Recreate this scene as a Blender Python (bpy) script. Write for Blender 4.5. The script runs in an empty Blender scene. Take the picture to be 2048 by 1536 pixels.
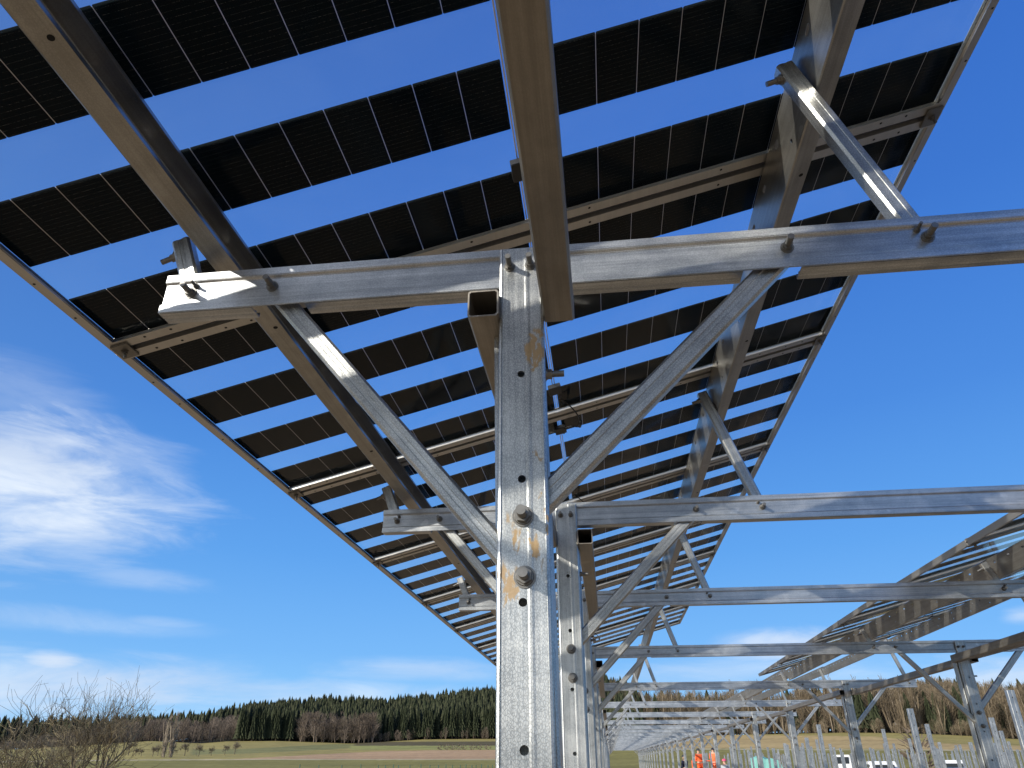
import bpy, bmesh, math, random
import numpy as np
from mathutils import Vector, Matrix
from mathutils.geometry import delaunay_2d_cdt

SC = bpy.context.scene
COL = SC.collection
rad = math.radians
CZ = 1.65                       # eye height above the ground; local coordinates below are relative to the eye

# ------------------------------------------------------------------ camera
F, PITCH, YAW, ROLL = 1423.0, .4845, .1207, -.0018
fwd = Vector((-math.sin(YAW)*math.cos(PITCH), math.cos(YAW)*math.cos(PITCH), math.sin(PITCH)))
rgt = Vector((math.cos(YAW), math.sin(YAW), 0))
upv = rgt.cross(fwd)
R_ = rgt*math.cos(ROLL)+upv*math.sin(ROLL); U_ = -rgt*math.sin(ROLL)+upv*math.cos(ROLL)
cam = bpy.data.cameras.new('camera'); co = bpy.data.objects.new('camera', cam); COL.objects.link(co)
m = Matrix((R_, U_, -fwd)).transposed().to_4x4(); m.translation = Vector((0, 0, CZ)); co.matrix_world = m
cam.sensor_width = 36; cam.lens = 36*F/2048; cam.clip_start = .02; cam.clip_end = 9000
SC.camera = co
def ray(u, v):
    return (fwd*F + R_*(u-1024) - U_*(v-768)).normalized()

# ------------------------------------------------------------------ sun and sky
SUN = Vector((-.65, -.66, .40)).normalized()          # towards the sun
el = math.asin(SUN.z); az = math.atan2(SUN.x, SUN.y)
sl = bpy.data.lights.new('sun', 'SUN'); sl.energy = 4.9; sl.angle = rad(.7); sl.color = (1, .93, .82)
so = bpy.data.objects.new('sun', sl); COL.objects.link(so)
so.rotation_euler = (-SUN).to_track_quat('-Z', 'Y').to_euler(); so.location = (-20, -30, 20)
SC.view_settings.view_transform = 'Standard'; SC.view_settings.look = 'None'
SC.view_settings.exposure = 0.28; SC.view_settings.gamma = 1

class NT:
    def __init__(s, nt): s.nt = nt; nt.nodes.clear()
    def n(s, t, _in=None, **kw):
        x = s.nt.nodes.new(t)
        for k, v in kw.items(): setattr(x, k, v)
        for k, v in (_in or {}).items(): s.set(x, k, v)
        return x
    def set(s, x, k, v):
        sock = x.inputs[k]
        if hasattr(v, 'is_linked') or isinstance(v, bpy.types.NodeSocket): s.nt.links.new(v, sock)
        else: sock.default_value = v
    def m(s, op, a, b=0.0, c=None, clamp=False):
        x = s.n('ShaderNodeMath', operation=op, use_clamp=clamp); s.set(x, 0, a); s.set(x, 1, b)
        if c is not None: s.set(x, 2, c)
        return x.outputs[0]
    def dot(s, a, b):
        x = s.n('ShaderNodeVectorMath', operation='DOT_PRODUCT'); s.set(x, 0, a); s.set(x, 1, b); return x.outputs['Value']
    def sm(s, v, a, b, c=0., d=1.):
        x = s.n('ShaderNodeMapRange', interpolation_type='SMOOTHSTEP'); s.set(x, 0, v); s.set(x, 1, a); s.set(x, 2, b); s.set(x, 3, c); s.set(x, 4, d); return x.outputs[0]
    def noise(s, vec, sc, det=4, rough=.55, dist=0., dim='3D'):
        x = s.n('ShaderNodeTexNoise', noise_dimensions=dim); s.set(x, 'Vector', vec); s.set(x, 'Scale', sc); s.set(x, 'Detail', det); s.set(x, 'Roughness', rough); s.set(x, 'Distortion', dist); return x.outputs['Fac']
    def mapv(s, vec, scale=(1,1,1), loc=(0,0,0), rot=(0,0,0)):
        x = s.n('ShaderNodeMapping'); s.set(x, 0, vec); x.inputs['Scale'].default_value = scale; x.inputs['Location'].default_value = loc; x.inputs['Rotation'].default_value = rot; return x.outputs[0]
    def mix(s, f, a, b, mode='MIX'):
        x = s.n('ShaderNodeMix', data_type='RGBA', blend_type=mode); s.set(x, 0, f); s.set(x, 6, a); s.set(x, 7, b); return x.outputs[2]
    def ramp(s, f, stops):
        x = s.n('ShaderNodeValToRGB'); s.set(x, 0, f); e = x.color_ramp.elements
        while len(e) < len(stops): e.new(.5)
        for i, (p, c) in enumerate(stops): e[i].position = p; e[i].color = (*c, 1) if len(c) == 3 else c
        return x.outputs[0]
def c4(r, g, b): return (r, g, b, 1)

W = bpy.data.worlds.new('World'); SC.world = W; W.use_nodes = True
N = NT(W.node_tree)
sky = N.n('ShaderNodeTexSky', sky_type='NISHITA', sun_disc=False, sun_elevation=el, sun_rotation=az, altitude=500, air_density=1.0, dust_density=.35, ozone_density=2.0)
tc = N.n('ShaderNodeTexCoord').outputs['Generated']
def lin(r, g, b): return tuple(((x/255+.055)/1.055)**2.4 if x > 10 else x/255/12.92 for x in (r, g, b))
dz_ = N.n('ShaderNodeSeparateXYZ', {0: tc}).outputs[2]
grad = N.ramp(dz_, [(0., lin(158, 205, 240)), (.05, lin(138, 198, 246)), (.12, lin(116, 180, 241)), (.24, lin(92, 160, 232)), (.40, lin(72, 136, 218)), (.60, lin(58, 116, 203)), (.85, lin(50, 100, 188)), (1., lin(46, 92, 178))])
gt = N.n('ShaderNodeVectorMath', operation='MULTIPLY'); N.set(gt, 0, grad); N.set(gt, 1, (1.10, 1.12, 1.15)); gk = N.n('ShaderNodeVectorMath', operation='SCALE'); N.set(gk, 0, gt.outputs[0]); N.set(gk, 'Scale', 7.9)
sd_ = N.dot(tc, tuple(SUN)); sunside = N.sm(sd_, -.3, 1., 0., .55)
gl1 = N.n('ShaderNodeVectorMath', operation='SCALE'); N.set(gl1, 0, (1.0, .97, .90)); N.set(gl1, 'Scale', N.m('MULTIPLY', N.sm(sd_, .38, 1.), 8.))
skyb = N.mix(N.m('ADD', sunside, .06), gk.outputs[0], sky.outputs[0])
sk2 = N.n('ShaderNodeVectorMath', operation='ADD'); N.set(sk2, 0, skyb); N.set(sk2, 1, gl1.outputs[0]); skyc = sk2.outputs[0]
nv = N.mapv(tc, (6, 6, 26)); n1 = N.noise(nv, 1.0, 8, .62, .6)
nv2 = N.mapv(tc, (3, 3, 9), (4, 1, 2), (.15, .1, 0)); n2 = N.noise(nv2, 1.0, 5, .55, .3)
nn = N.m('ADD', N.m('MULTIPLY', n1, .75), N.m('MULTIPLY', n2, .45))
blobs = [(20, 965, 320, 150, .95, 1.0), (100, 1020, 240, 80, 1., 1.0), (240, 920, 150, 60, .45, 1.0), (108, 1322, 70, 24, 1., .9), (120, 1375, 480, 70, .85, .95), (830, 1340, 230, 26, .45, .62), (20, 790, 160, 90, .22, 1.),
         (1560, 1290, 170, 40, .95, 1.0), (2000, 1352, 170, 46, .9, 1.0), (2045, 1232, 42, 20, .9, 1.), (290, 1160, 130, 26, .3, 1.), (310, 1244, 90, 14, .3, 1.), (1500, 1345, 380, 40, .45, .95), (560, 1388, 520, 34, .6, .9), (120, 1240, 260, 26, .3, 1.)]
dens = None; shade = None
for (u, v, wu, wv, d, sh) in blobs:
    C = ray(u, v); Rr = Vector((0, 0, 1)).cross(C).normalized()*-1; Uu = Rr.cross(C).normalized()
    den = N.m('MAXIMUM', N.dot(tc, tuple(C)), .05)
    a = N.m('DIVIDE', N.m('DIVIDE', N.dot(tc, tuple(Rr)), den), wu/F); b = N.m('DIVIDE', N.m('DIVIDE', N.dot(tc, tuple(Uu)), den), wv/F)
    q = N.m('SQRT', N.m('ADD', N.m('MULTIPLY', a, a), N.m('MULTIPLY', b, b)))
    k = N.m('SUBTRACT', N.m('ADD', N.m('SUBTRACT', 1.0, q), N.m('MULTIPLY', nn, 1.5)), .86)
    ma = N.m('MULTIPLY', N.sm(k, 0., .9), d)
    front = N.m('GREATER_THAN', N.dot(tc, tuple(C)), .3); ma = N.m('MULTIPLY', ma, front)
    dens = ma if dens is None else N.m('MAXIMUM', dens, ma)
dens = N.m('MULTIPLY', dens, N.sm(n1, .28, .62, .55, 1.0))
cc = N.mix(N.sm(n2, .35, .65), c4(5.6, 6.4, 7.7), c4(7.6, 8.2, 8.8))
fin = N.mix(N.m('MULTIPLY', dens, .85, clamp=True), skyc, cc)
bg = N.n('ShaderNodeBackground', {'Color': fin, 'Strength': .100})
out = N.n('ShaderNodeOutputWorld', {'Surface': bg.outputs[0]})

# ------------------------------------------------------------------ materials
def mat(name):
    mt = bpy.data.materials.new(name); mt.use_nodes = True; return mt, NT(mt.node_tree)
def prin(N, bump=None, bs=.3, bd=.001, **kw):
    p = N.n('ShaderNodeBsdfPrincipled')
    for k, v in kw.items(): N.set(p, k.replace('_', ' '), v)
    if bump is not None:
        b = N.n('ShaderNodeBump', {'Strength': bs, 'Distance': bd, 'Height': bump}); N.nt.links.new(b.outputs[0], p.inputs['Normal'])
    N.n('ShaderNodeOutputMaterial', {'Surface': p.outputs[0]}); return p
def galv(name, axis, lo=(.25,.262,.27), hi=(.62,.63,.615), rough=(.27,.46), stain=None, met=.84, spang=1.):
    mt, N = mat(name)
    oc = N.n('ShaderNodeTexCoord').outputs['Object']; oi = N.n('ShaderNodeObjectInfo')
    add = N.n('ShaderNodeVectorMath', operation='ADD'); N.set(add, 0, oc)
    cb = N.n('ShaderNodeCombineXYZ'); r = N.m('MULTIPLY', oi.outputs['Random'], 37.)
    for i in range(3): N.set(cb, i, r)
    N.set(add, 1, cb.outputs[0]); v = add.outputs[0]
    s = [260., 260., 260.]; s[axis] = 7.
    st = N.noise(N.mapv(v, tuple(s)), 1., 4, .6)
    s2 = [70., 70., 70.]; s2[axis] = 1.3
    st2 = N.noise(N.mapv(v, tuple(s2)), 1., 3, .5)
    bl = N.noise(v, 9., 5, .6, .4)
    vo = N.n('ShaderNodeTexVoronoi', feature='DISTANCE_TO_EDGE'); s3 = [330.]*3; s3[axis] = 190.
    N.set(vo, 'Vector', N.mapv(v, tuple(s3))); N.set(vo, 'Scale', 1.); cr = N.sm(vo.outputs['Distance'], .0, .22)
    f = N.m('ADD', N.m('MULTIPLY', st, .30), N.m('ADD', N.m('MULTIPLY', st2, .38), N.m('MULTIPLY', bl, .47)))
    f = N.m('ADD', f, N.m('MULTIPLY', cr, .17*spang))
    sx_ = [14., 14., 14.]; sx_[(axis+1) % 3] = 160.; scr = N.noise(N.mapv(v, tuple(sx_), rot=(.5, .4, .6)), 1., 2, .4, .2)
    f = N.m('ADD', f, N.m('MULTIPLY', N.sm(scr, .70, .76), .10))
    fac = N.sm(f, .43, .93)
    colr = N.mix(fac, c4(*lo), c4(*hi))
    metal = met
    if stain:
        colr, metal = stain(N, oc, colr, met)
    ro = N.n('ShaderNodeMapRange'); N.set(ro, 0, N.m('ADD', N.m('MULTIPLY', bl, .6), N.m('MULTIPLY', st, .4))); N.set(ro, 1, .3); N.set(ro, 2, .7); N.set(ro, 3, rough[0]); N.set(ro, 4, rough[1])
    bh = N.m('ADD', N.m('MULTIPLY', st2, .8), N.m('ADD', N.m('MULTIPLY', st, .25), N.m('MULTIPLY', cr, .35*spang)))
    prin(N, bh, .26, .0006, Base_Color=colr, Metallic=metal, Roughness=ro.outputs[0])
    return mt
def mud(spots):
    def f(N, oc, colr, met):
        sep = N.n('ShaderNodeSeparateXYZ', {0: oc}); tot = None
        n = N.noise(N.mapv(oc, (60, 60, 26)), 1., 6, .65, .5)
        for (x, z, wx, wz, k) in spots:
            a = N.m('DIVIDE', N.m('SUBTRACT', sep.outputs[0], x), wx); b = N.m('DIVIDE', N.m('SUBTRACT', sep.outputs[2], z), wz)
            q = N.m('SUBTRACT', 1., N.m('ADD', N.m('MULTIPLY', a, a), N.m('MULTIPLY', b, b)))
            q = N.m('ADD', N.m('MULTIPLY', q, .5), N.m('MULTIPLY', N.m('SUBTRACT', n, .57), 4.4))
            q = N.m('MULTIPLY', N.sm(q, .0, .35), N.m('MULTIPLY', N.sm(N.m('ADD', N.m('MULTIPLY', a, a), N.m('MULTIPLY', b, b)), .8, 1.3, 1., 0.), k))
            tot = q if tot is None else N.m('MAXIMUM', tot, q)
        mudc = N.mix(N.noise(oc, 160., 4, .6), c4(.27, .18, .085), c4(.44, .31, .165))
        return N.mix(tot, colr, mudc), N.m('MULTIPLY', N.m('SUBTRACT', 1., tot), met)
    return f
G_Z = galv('galvanized_steel_upright', 2)
G_X = galv('galvanized_steel_crosswise', 0, lo=(.29,.31,.335), hi=(.68,.70,.71), rough=(.27, .46), spang=.6)
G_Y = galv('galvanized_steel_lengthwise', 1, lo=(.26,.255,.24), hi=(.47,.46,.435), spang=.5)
G_MUD = galv('muddy_galvanized_steel', 2, stain=mud([(.026, .655, .030, .045, 1.), (.012, .300, .036, .055, 1.), (-.024, .240, .020, .040, .9), (.036, .345, .014, .045, 1.), (.026, .455, .012, .02, .9), (-.02, .335, .02, .03, .7), (.0, .335, .05, .03, .6)]))
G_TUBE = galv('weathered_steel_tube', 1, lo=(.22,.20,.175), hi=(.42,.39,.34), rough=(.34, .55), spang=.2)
def simple(name, col, rough=.5, metal=0., var=.15, sc=20., spec=.5):
    mt, N = mat(name); oc = N.n('ShaderNodeTexCoord').outputs['Object']
    n = N.noise(oc, sc, 4, .6)
    c = N.mix(n, c4(*[x*(1-var) for x in col]), c4(*[min(1, x*(1+var)) for x in col]))
    prin(N, n, .15, .001, Base_Color=c, Roughness=rough, Metallic=metal); return mt
BOLT = simple('bolt_steel', (.20,.195,.185), .40, .75, .25, 90)
ALU = galv('panel_aluminium', 1, lo=(.46,.455,.44), hi=(.58,.57,.55), rough=(.34,.46), met=.8, spang=0)
DARKHOLE = simple('hole_black', (.004,.004,.004), .9)
BLACK = simple('black_plastic', (.012,.012,.013), .45)
RIBBON = simple('silver_ribbon', (.6,.6,.62), .35, .6)
def cellmat():
    mt, N = mat('solar_cell'); oc = N.n('ShaderNodeTexCoord').outputs['Object']
    sep = N.n('ShaderNodeSeparateXYZ', {0: oc})
    fr = N.m('FRACT', N.m('MULTIPLY', sep.outputs[1], 1/.01138)); ln = N.m('LESS_THAN', fr, .055)
    nz = N.noise(N.mapv(oc, (500, 60, 1)), 1., 3, .6); ln = N.m('MULTIPLY', ln, N.sm(nz, .45, .7))
    vo = N.noise(oc, 3., 2, .5)
    wn = N.n('ShaderNodeTexWhiteNoise', noise_dimensions='3D'); cbx = N.n('ShaderNodeCombineXYZ', {0: N.m('FLOOR', N.m('DIVIDE', N.m('SUBTRACT', sep.outputs[0], 1.1315), .0930)), 1: N.m('FLOOR', N.m('DIVIDE', sep.outputs[1], .309)), 2: N.n('ShaderNodeObjectInfo').outputs['Random']}); N.set(wn, 'Vector', cbx.outputs[0])
    c = N.mix(N.m('ADD', N.m('MULTIPLY', vo, .4), N.m('MULTIPLY', wn.outputs[0], .6)), c4(.001, .004, .008), c4(.004, .009, .015))
    c = N.mix(N.m('MULTIPLY', ln, .55), c, c4(.30, .29, .27))
    prin(N, None, Base_Color=c, Roughness=.55, Metallic=0., Specular_IOR_Level=.02); return mt
CELL = cellmat()
def glassmat():
    mt, N = mat('panel_glass'); oc = N.n('ShaderNodeTexCoord').outputs['Object']
    tr = N.n('ShaderNodeBsdfTransparent', {'Color': c4(.995, 1, .998)}); gl = N.n('ShaderNodeBsdfGlossy', {'Color': c4(1, 1, 1), 'Roughness': .06})
    fz = N.n('ShaderNodeFresnel', {'IOR': 1.45}); bf = N.m('SUBTRACT', 1., N.n('ShaderNodeNewGeometry').outputs['Backfacing']); mx = N.n('ShaderNodeMixShader', {0: N.m('MULTIPLY', N.m('SUBTRACT', fz.outputs[0], .030, clamp=True), N.m('MULTIPLY', bf, .7)), 1: tr.outputs[0], 2: gl.outputs[0]})
    tl = N.n('ShaderNodeBsdfTranslucent', {'Color': c4(.62, .85, 1)}); df = N.n('ShaderNodeBsdfDiffuse', {'Color': c4(.75, .75, .72)})
    h = N.n('ShaderNodeMixShader', {0: .03, 1: tl.outputs[0], 2: df.outputs[0]})
    d = N.sm(N.noise(N.mapv(oc, (3, 5, 3)), 1., 6, .65, .8), .35, .75, .010, .016)
    m2 = N.n('ShaderNodeMixShader', {0: d, 1: mx.outputs[0], 2: h.outputs[0]})
    N.n('ShaderNodeOutputMaterial', {'Surface': m2.outputs[0]}); return mt
GLASS = glassmat()

# ------------------------------------------------------------------ mesh helpers
def tag(o, label=None, cat=None, group=None, kind=None):
    if label: o['label'] = label
    if cat: o['category'] = cat
    if group: o['group'] = group
    if kind: o['kind'] = kind
    return o
def mkobj(name, mesh, parent=None, loc=None, rot=None):
    o = bpy.data.objects.new(name, mesh); COL.objects.link(o)
    if parent: o.parent = parent
    if loc is not None: o.location = loc
    if rot is not None: o.rotation_euler = rot
    return o
def empty(name, loc=(0,0,0), label=None, cat=None, group=None):
    o = bpy.data.objects.new(name, None); COL.objects.link(o); o.location = loc; o.empty_display_size = .1
    return tag(o, label, cat, group)
def lift(p): return (p[0], p[1], p[2]+CZ)
class MB:
    def __init__(s): s.v = []; s.f = []; s.mi = []
    def add(s, vs, fs, mi=0):
        b = len(s.v); s.v += [tuple(x) for x in vs]; s.f += [tuple(b+i for i in f) for f in fs]; s.mi += [mi]*len(fs)
    def box(s, a, b, mi=0):
        (x0,y0,z0),(x1,y1,z1) = a, b
        s.add([(x0,y0,z0),(x1,y0,z0),(x1,y1,z0),(x0,y1,z0),(x0,y0,z1),(x1,y0,z1),(x1,y1,z1),(x0,y1,z1)],
              [(0,3,2,1),(4,5,6,7),(0,1,5,4),(1,2,6,5),(2,3,7,6),(3,0,4,7)], mi)
    def cyl(s, p, q, r, n=12, r2=None, mi=0, cap=True, rot=0.):
        p = Vector(p); q = Vector(q); d = (q-p).normalized(); r2 = r if r2 is None else r2
        a = d.orthogonal().normalized(); b = d.cross(a)
        ring = [a*math.cos(2*math.pi*i/n+rot)+b*math.sin(2*math.pi*i/n+rot) for i in range(n)]
        vs = [p+w*r for w in ring]+[q+w*r2 for w in ring]
        fs = [(i,(i+1)%n,n+(i+1)%n,n+i) for i in range(n)]
        if cap: fs += [tuple(range(n-1,-1,-1)), tuple(range(n,2*n))]
        s.add(vs, fs, mi)
    def prism(s, poly, axis, a, b, mi=0):
        # poly: 2D points in the two other axes (cyclic order), CCW
        def P(p, t): 
            if axis == 0: return (t, p[0], p[1])
            if axis == 1: return (p[0], t, p[1])
            return (p[0], p[1], t)
        n = len(poly); vs = [P(p, a) for p in poly]+[P(p, b) for p in poly]
        fs = [(i,(i+1)%n,n+(i+1)%n,n+i) for i in range(n)]+[tuple(range(n-1,-1,-1)), tuple(range(n,2*n))]
        s.add(vs, fs, mi)
    def build(s, name, mats, smooth=False, bevel=0., recalc=True):
        me = bpy.data.meshes.new(name); me.from_pydata(s.v, [], s.f)
        for mt in (mats if isinstance(mats, (list, tuple)) else [mats]): me.materials.append(mt)
        me.polygons.foreach_set('material_index', s.mi)
        if recalc or bevel:
            bm = bmesh.new(); bm.from_mesh(me)
            if bevel:
                bmesh.ops.remove_doubles(bm, verts=bm.verts, dist=1e-6)
                ed = [e for e in bm.edges if len(e.link_faces) == 2 and e.calc_face_angle(0) > .6]
                bmesh.ops.bevel(bm, geom=ed, offset=bevel, segments=2, affect='EDGES', clamp_overlap=True)
            bmesh.ops.recalc_face_normals(bm, faces=bm.faces); bm.to_mesh(me); bm.free()
        if smooth: me.polygons.foreach_set('use_smooth', [True]*len(me.polygons))
        me.update(); return me
def thin(pts, t):
    """polyline -> closed polygon of thickness t (offset to the left side)"""
    P = [Vector(p) for p in pts]; off = []
    for i, p in enumerate(P):
        d1 = (P[i]-P[i-1]).normalized() if i else None; d2 = (P[i+1]-P[i]).normalized() if i < len(P)-1 else None
        if d1 is None: n = Vector((-d2.y, d2.x))*t
        elif d2 is None: n = Vector((-d1.y, d1.x))*t
        else:
            n1 = Vector((-d1.y, d1.x)); n2 = Vector((-d2.y, d2.x)); n = (n1+n2)/(1+n1.dot(n2))*t
        off.append(p+n)
    return [tuple(p) for p in P]+[tuple(p) for p in reversed(off)]
def holeplate(mb, x0, x1, z0, z1, holes, t, place, mi=0):
    """plate in a 2D frame with holes (lists of points); place(a,b,c) maps to 3D, c=0..t"""
    pts = [(x0,z0),(x1,z0),(x1,z1),(x0,z1)]; fl = [list(range(4))]
    for h in holes:
        b = len(pts); pts += h; fl.append(list(range(b, b+len(h))))
    edges = []
    for f in fl: edges += [(f[i], f[(i+1) % len(f)]) for i in range(len(f))]
    r = delaunay_2d_cdt([Vector(p) for p in pts], edges, [], 0, 1e-7)
    V = [tuple(v) for v in r[0]]
    def inh(c):
        for h in holes:
            cx = sum(p[0] for p in h)/len(h); cy = sum(p[1] for p in h)/len(h)
            if abs(c[0]-cx) > .05 or abs(c[1]-cy) > .05: continue
            ins = False
            for i in range(len(h)):
                (ax, ay), (bx, by) = h[i], h[(i+1) % len(h)]
                if (ay > c[1]) != (by > c[1]) and c[0] < (bx-ax)*(c[1]-ay)/(by-ay)+ax: ins = not ins
            if ins: return True
        return False
    tris = [f for f in r[2] if not inh((sum(V[i][0] for i in f)/3, sum(V[i][1] for i in f)/3))]
    n = len(V); vs = [place(a, b, 0) for a, b in V]+[place(a, b, t) for a, b in V]
    cnt = {}
    for f in tris:
        for i in range(3): cnt.setdefault(frozenset((f[i], f[(i+1) % 3])), []).append((f[i], f[(i+1) % 3]))
    fs = [tuple(f) for f in tris]+[tuple(n+i for i in reversed(f)) for f in tris]
    fs += [(e[0][1], e[0][0], n+e[0][0], n+e[0][1]) for e in cnt.values() if len(e) == 1]
    mb.add(vs, fs, mi)
def circ(x, z, r, n=14, sx=1., sz=1.): return [(x+r*sx*math.cos(2*math.pi*i/n), z+r*sz*math.sin(2*math.pi*i/n)) for i in range(n)]
def slot(x, z, L, r, n=5):
    p = [(x+L/2+r*math.cos(a), z+r*math.sin(a)) for a in [(-.5+i/n)*math.pi for i in range(n+1)]]
    return p+[(x-L/2+r*math.cos(a), z+r*math.sin(a)) for a in [(.5+i/n)*math.pi for i in range(n+1)]]

ORD = ['first','second','third','fourth','fifth','sixth','seventh','eighth','ninth','tenth','eleventh','twelfth','thirteenth','fourteenth','fifteenth','sixteenth','seventeenth','eighteenth','nineteenth','twentieth']

# ------------------------------------------------------------------ bolts (local: axis along -Y, base at origin)
def bolt_mesh(R, ro, L, name='bolt', hexd=.8):
    b = MB()
    b.cyl((0,0,0), (0,-.0022,0), R, 24)
    b.cyl((0,-.0022,0), (0,-.0050,0), R*.84, 24, r2=R*.78)
    b.cyl((0,-.0050,0), (0,-.0050-R*.62,0), R*.74, 6, rot=.3)
    z = -.0050-R*.62; n = max(3, int(L/.0022)); st = L/n
    for i in range(n):
        b.cyl((0,z-i*st,0), (0,z-(i+.5)*st,0), ro, 14, r2=ro*.93, cap=(i == n-1)); b.cyl((0,z-(i+.5)*st,0), (0,z-(i+1)*st,0), ro*.93, 14, r2=ro, cap=(i == n-1))
    return b.build(name, BOLT)
B_BIG = bolt_mesh(.0175, .0082, .022); B_MID = bolt_mesh(.0125, .0062, .022); B_TOP = bolt_mesh(.0108, .0056, .024); B_SM = bolt_mesh(.0065, .0032, .014)
def bolt(parent, kind, x, y, z, rot=(0,0,0), spin=0):
    return mkobj('bolt', kind, parent, (x, y, z), (rot[0], rot[1]+spin, rot[2]))

# ------------------------------------------------------------------ frame geometry (relative to a frame origin: x=0 at camera line, y=front face of beam, z=eye height)
OFF = 3.07                                    # second post row
PX = -.117                                    # post centre
TOPZ = .899                                   # beam top at the first frame
def beam_mesh():
    b = MB(); z1 = 0.; z0 = -.094; x0, x1 = -.864, 3.79
    t = .003
    prof = [(.042, z0+.012), (.042, z0+t), None]
    # web with recessed middle; polyline in (y,z), from bottom lip of web to top flange
    web = [(0., z0), (0., z0+.019), (.006, z0+.024), (.006, z1-.024), (0., z1-.019), (0., z1), (.042, z1), (.042, z1-.012)]
    b.prism(thin(web, -t), 0, x0, x1)
    segs = []; cuts = []
    for o in (0, OFF): cuts += [(o-.665, o-.555), (o+.300, o+.405)]
    cuts.sort(); a = x0
    for c in cuts: segs.append((a, c[0])); a = c[1]
    segs.append((a, x1))
    for (p, q) in segs: b.prism(thin([(.0035, z0), (.024, z0), (.026, z0+.003), (.028, z0), (.043, z0), (.043, z0+.012)], t), 0, p, q)
    return b.build('channel', G_X, bevel=.0012)
BEAM = beam_mesh()
def post_mesh(mtl):
    # origin: centre of post face, z=0 at beam top level -0.9 => use eye-relative z of the first frame
    b = MB(); w = .0395; top = TOPZ-.010; bot = -1.9; ty = .0035
    hz = [.608, .410, .211, .010, -.19, -.39, -.59, -.9, -1.2]
    def pl(x, z, c): return (x, -.006-.0035+c, z)
    holeplate(b, -w+.004, w-.004, bot, top, [circ(-.0015, z, .0068) for z in hz], ty, pl)
    for sx in (-1, 1):
        arc = [(sx*(w-.004), -.0095), (sx*(w-.0012), -.0083), (sx*w, -.0055)]
        b.prism(thin(arc, -.0030*sx), 2, bot, top)
        b.box((min(sx*w, sx*(w-.003)), -.0055, bot), (max(sx*w, sx*(w-.003)), .034, TOPZ-.098))
    # shallow pressed rib
    b.prism([(.0060, -.0095), (.0090, -.01003), (.0125, -.01003), (.0165, -.0095)], 2, bot, top-.0005)
    return b.build('upper_post', mtl)
POSTM = post_mesh(G_Z); POST1 = post_mesh(G_MUD)
def pile_mesh():
    b = MB(); x0, x1 = -.048, .045; top = .755; bot = -2.3; y0 = .046
    pr = [(x0+.012, y0+.070), (x0, y0+.070), (x0, y0+.004), (x0+.004, y0), (x1-.004, y0), (x1, y0+.004), (x1, y0+.070), (x1-.012, y0+.070)]
    b.prism(thin(pr, .0035), 2, bot, top)
    return b.build('pile', G_Z)
PILE = pile_mesh()
def bar_mesh(name, L, w, d, mtl, slots=True):
    # hollow square bar along local z from 0..L, centred
    b = MB(); a = w/2; c = d/2; t = .0025; k = .005
    outer = [(-a+k,-c),(-a*.25,-c),(-a*.2,-c+.0012),(a*.2,-c+.0012),(a*.25,-c),(a-k,-c),(a,-c+k),(a,c-k),(a-k,c),(-a+k,c),(-a,c-k),(-a,-c+k)]
    inner = [(x*(1-2*t/w), y*(1-2*t/d)) for x, y in outer]
    n = len(outer); vs = [(x,y,0) for x,y in outer]+[(x,y,L) for x,y in outer]+[(x,y,0) for x,y in inner]+[(x,y,L) for x,y in inner]
    fs = []
    for i in range(n):
        j = (i+1) % n
        fs += [(i,j,n+j,n+i), (2*n+j,2*n+i,3*n+i,3*n+j), (i,2*n+i,2*n+j,j), (n+j,3*n+j,3*n+i,n+i)]
    b.add(vs, fs); return b.build(name, mtl, recalc=False)
_c = {}
def cached(key, fn):
    if key not in _c: _c[key] = fn()
    return _c[key]
def purlin_mesh(L, seed=0):
    # local: y along 0..L; x across the slope (flange), z = perpendicular to panels; top at z=0, web on x=0
    b = MB(); h = .120; w = .046; t = .0025
    holes = []
    y = .11
    while y < L-.05:
        holes.append(slot(y, -.030, .018, .0055)); y += .16
    y = .21
    while y < L-.05:
        holes.append(circ(y, -.085, .006, 8)); y += .40
    def pl(a, bb, c): return (c, a, bb)
    holeplate(b, 0, L, -h+.003, -.003, holes, t, pl)
    b.prism(thin([(w, -.012), (w, 0), (.003, 0), (0, -.003)], t), 1, 0, L)
    b.prism(thin([(0, -h+.003), (.003, -h), (w, -h), (w, -h+.012)], t), 1, 0, L)
    for k in range(int(L/.8)+1):
        yy = .3+.8*k
        if yy < L-.05: b.cyl((.030, yy, -h-.0003), (.030, yy, -h+.0006), .0055, 12, mi=1)
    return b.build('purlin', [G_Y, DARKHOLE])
def tube_mesh(L, w=.058):
    b = MB(); a = w/2; k = .004; t = .003
    outer = [(-a+k,-a),(a-k,-a),(a,-a+k),(a,a-k),(a-k,a),(-a+k,a),(-a,a-k),(-a,-a+k)]
    inner = [(x*(1-2*t/w), y*(1-2*t/w)) for x, y in outer]; n = 8
    vs = [(x,0,y) for x,y in outer]+[(x,L,y) for x,y in outer]+[(x,0,y) for x,y in inner]+[(x,L,y) for x,y in inner]; fs = []
    for i in range(n):
        j = (i+1) % n; fs += [(j,i,n+i,n+j), (2*n+i,2*n+j,3*n+j,3*n+i), (2*n+i,i,j,2*n+j), (n+i,3*n+i,3*n+j,n+j)]
    b.add(vs, fs); return b.build('tube', G_TUBE, recalc=False)

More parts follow.
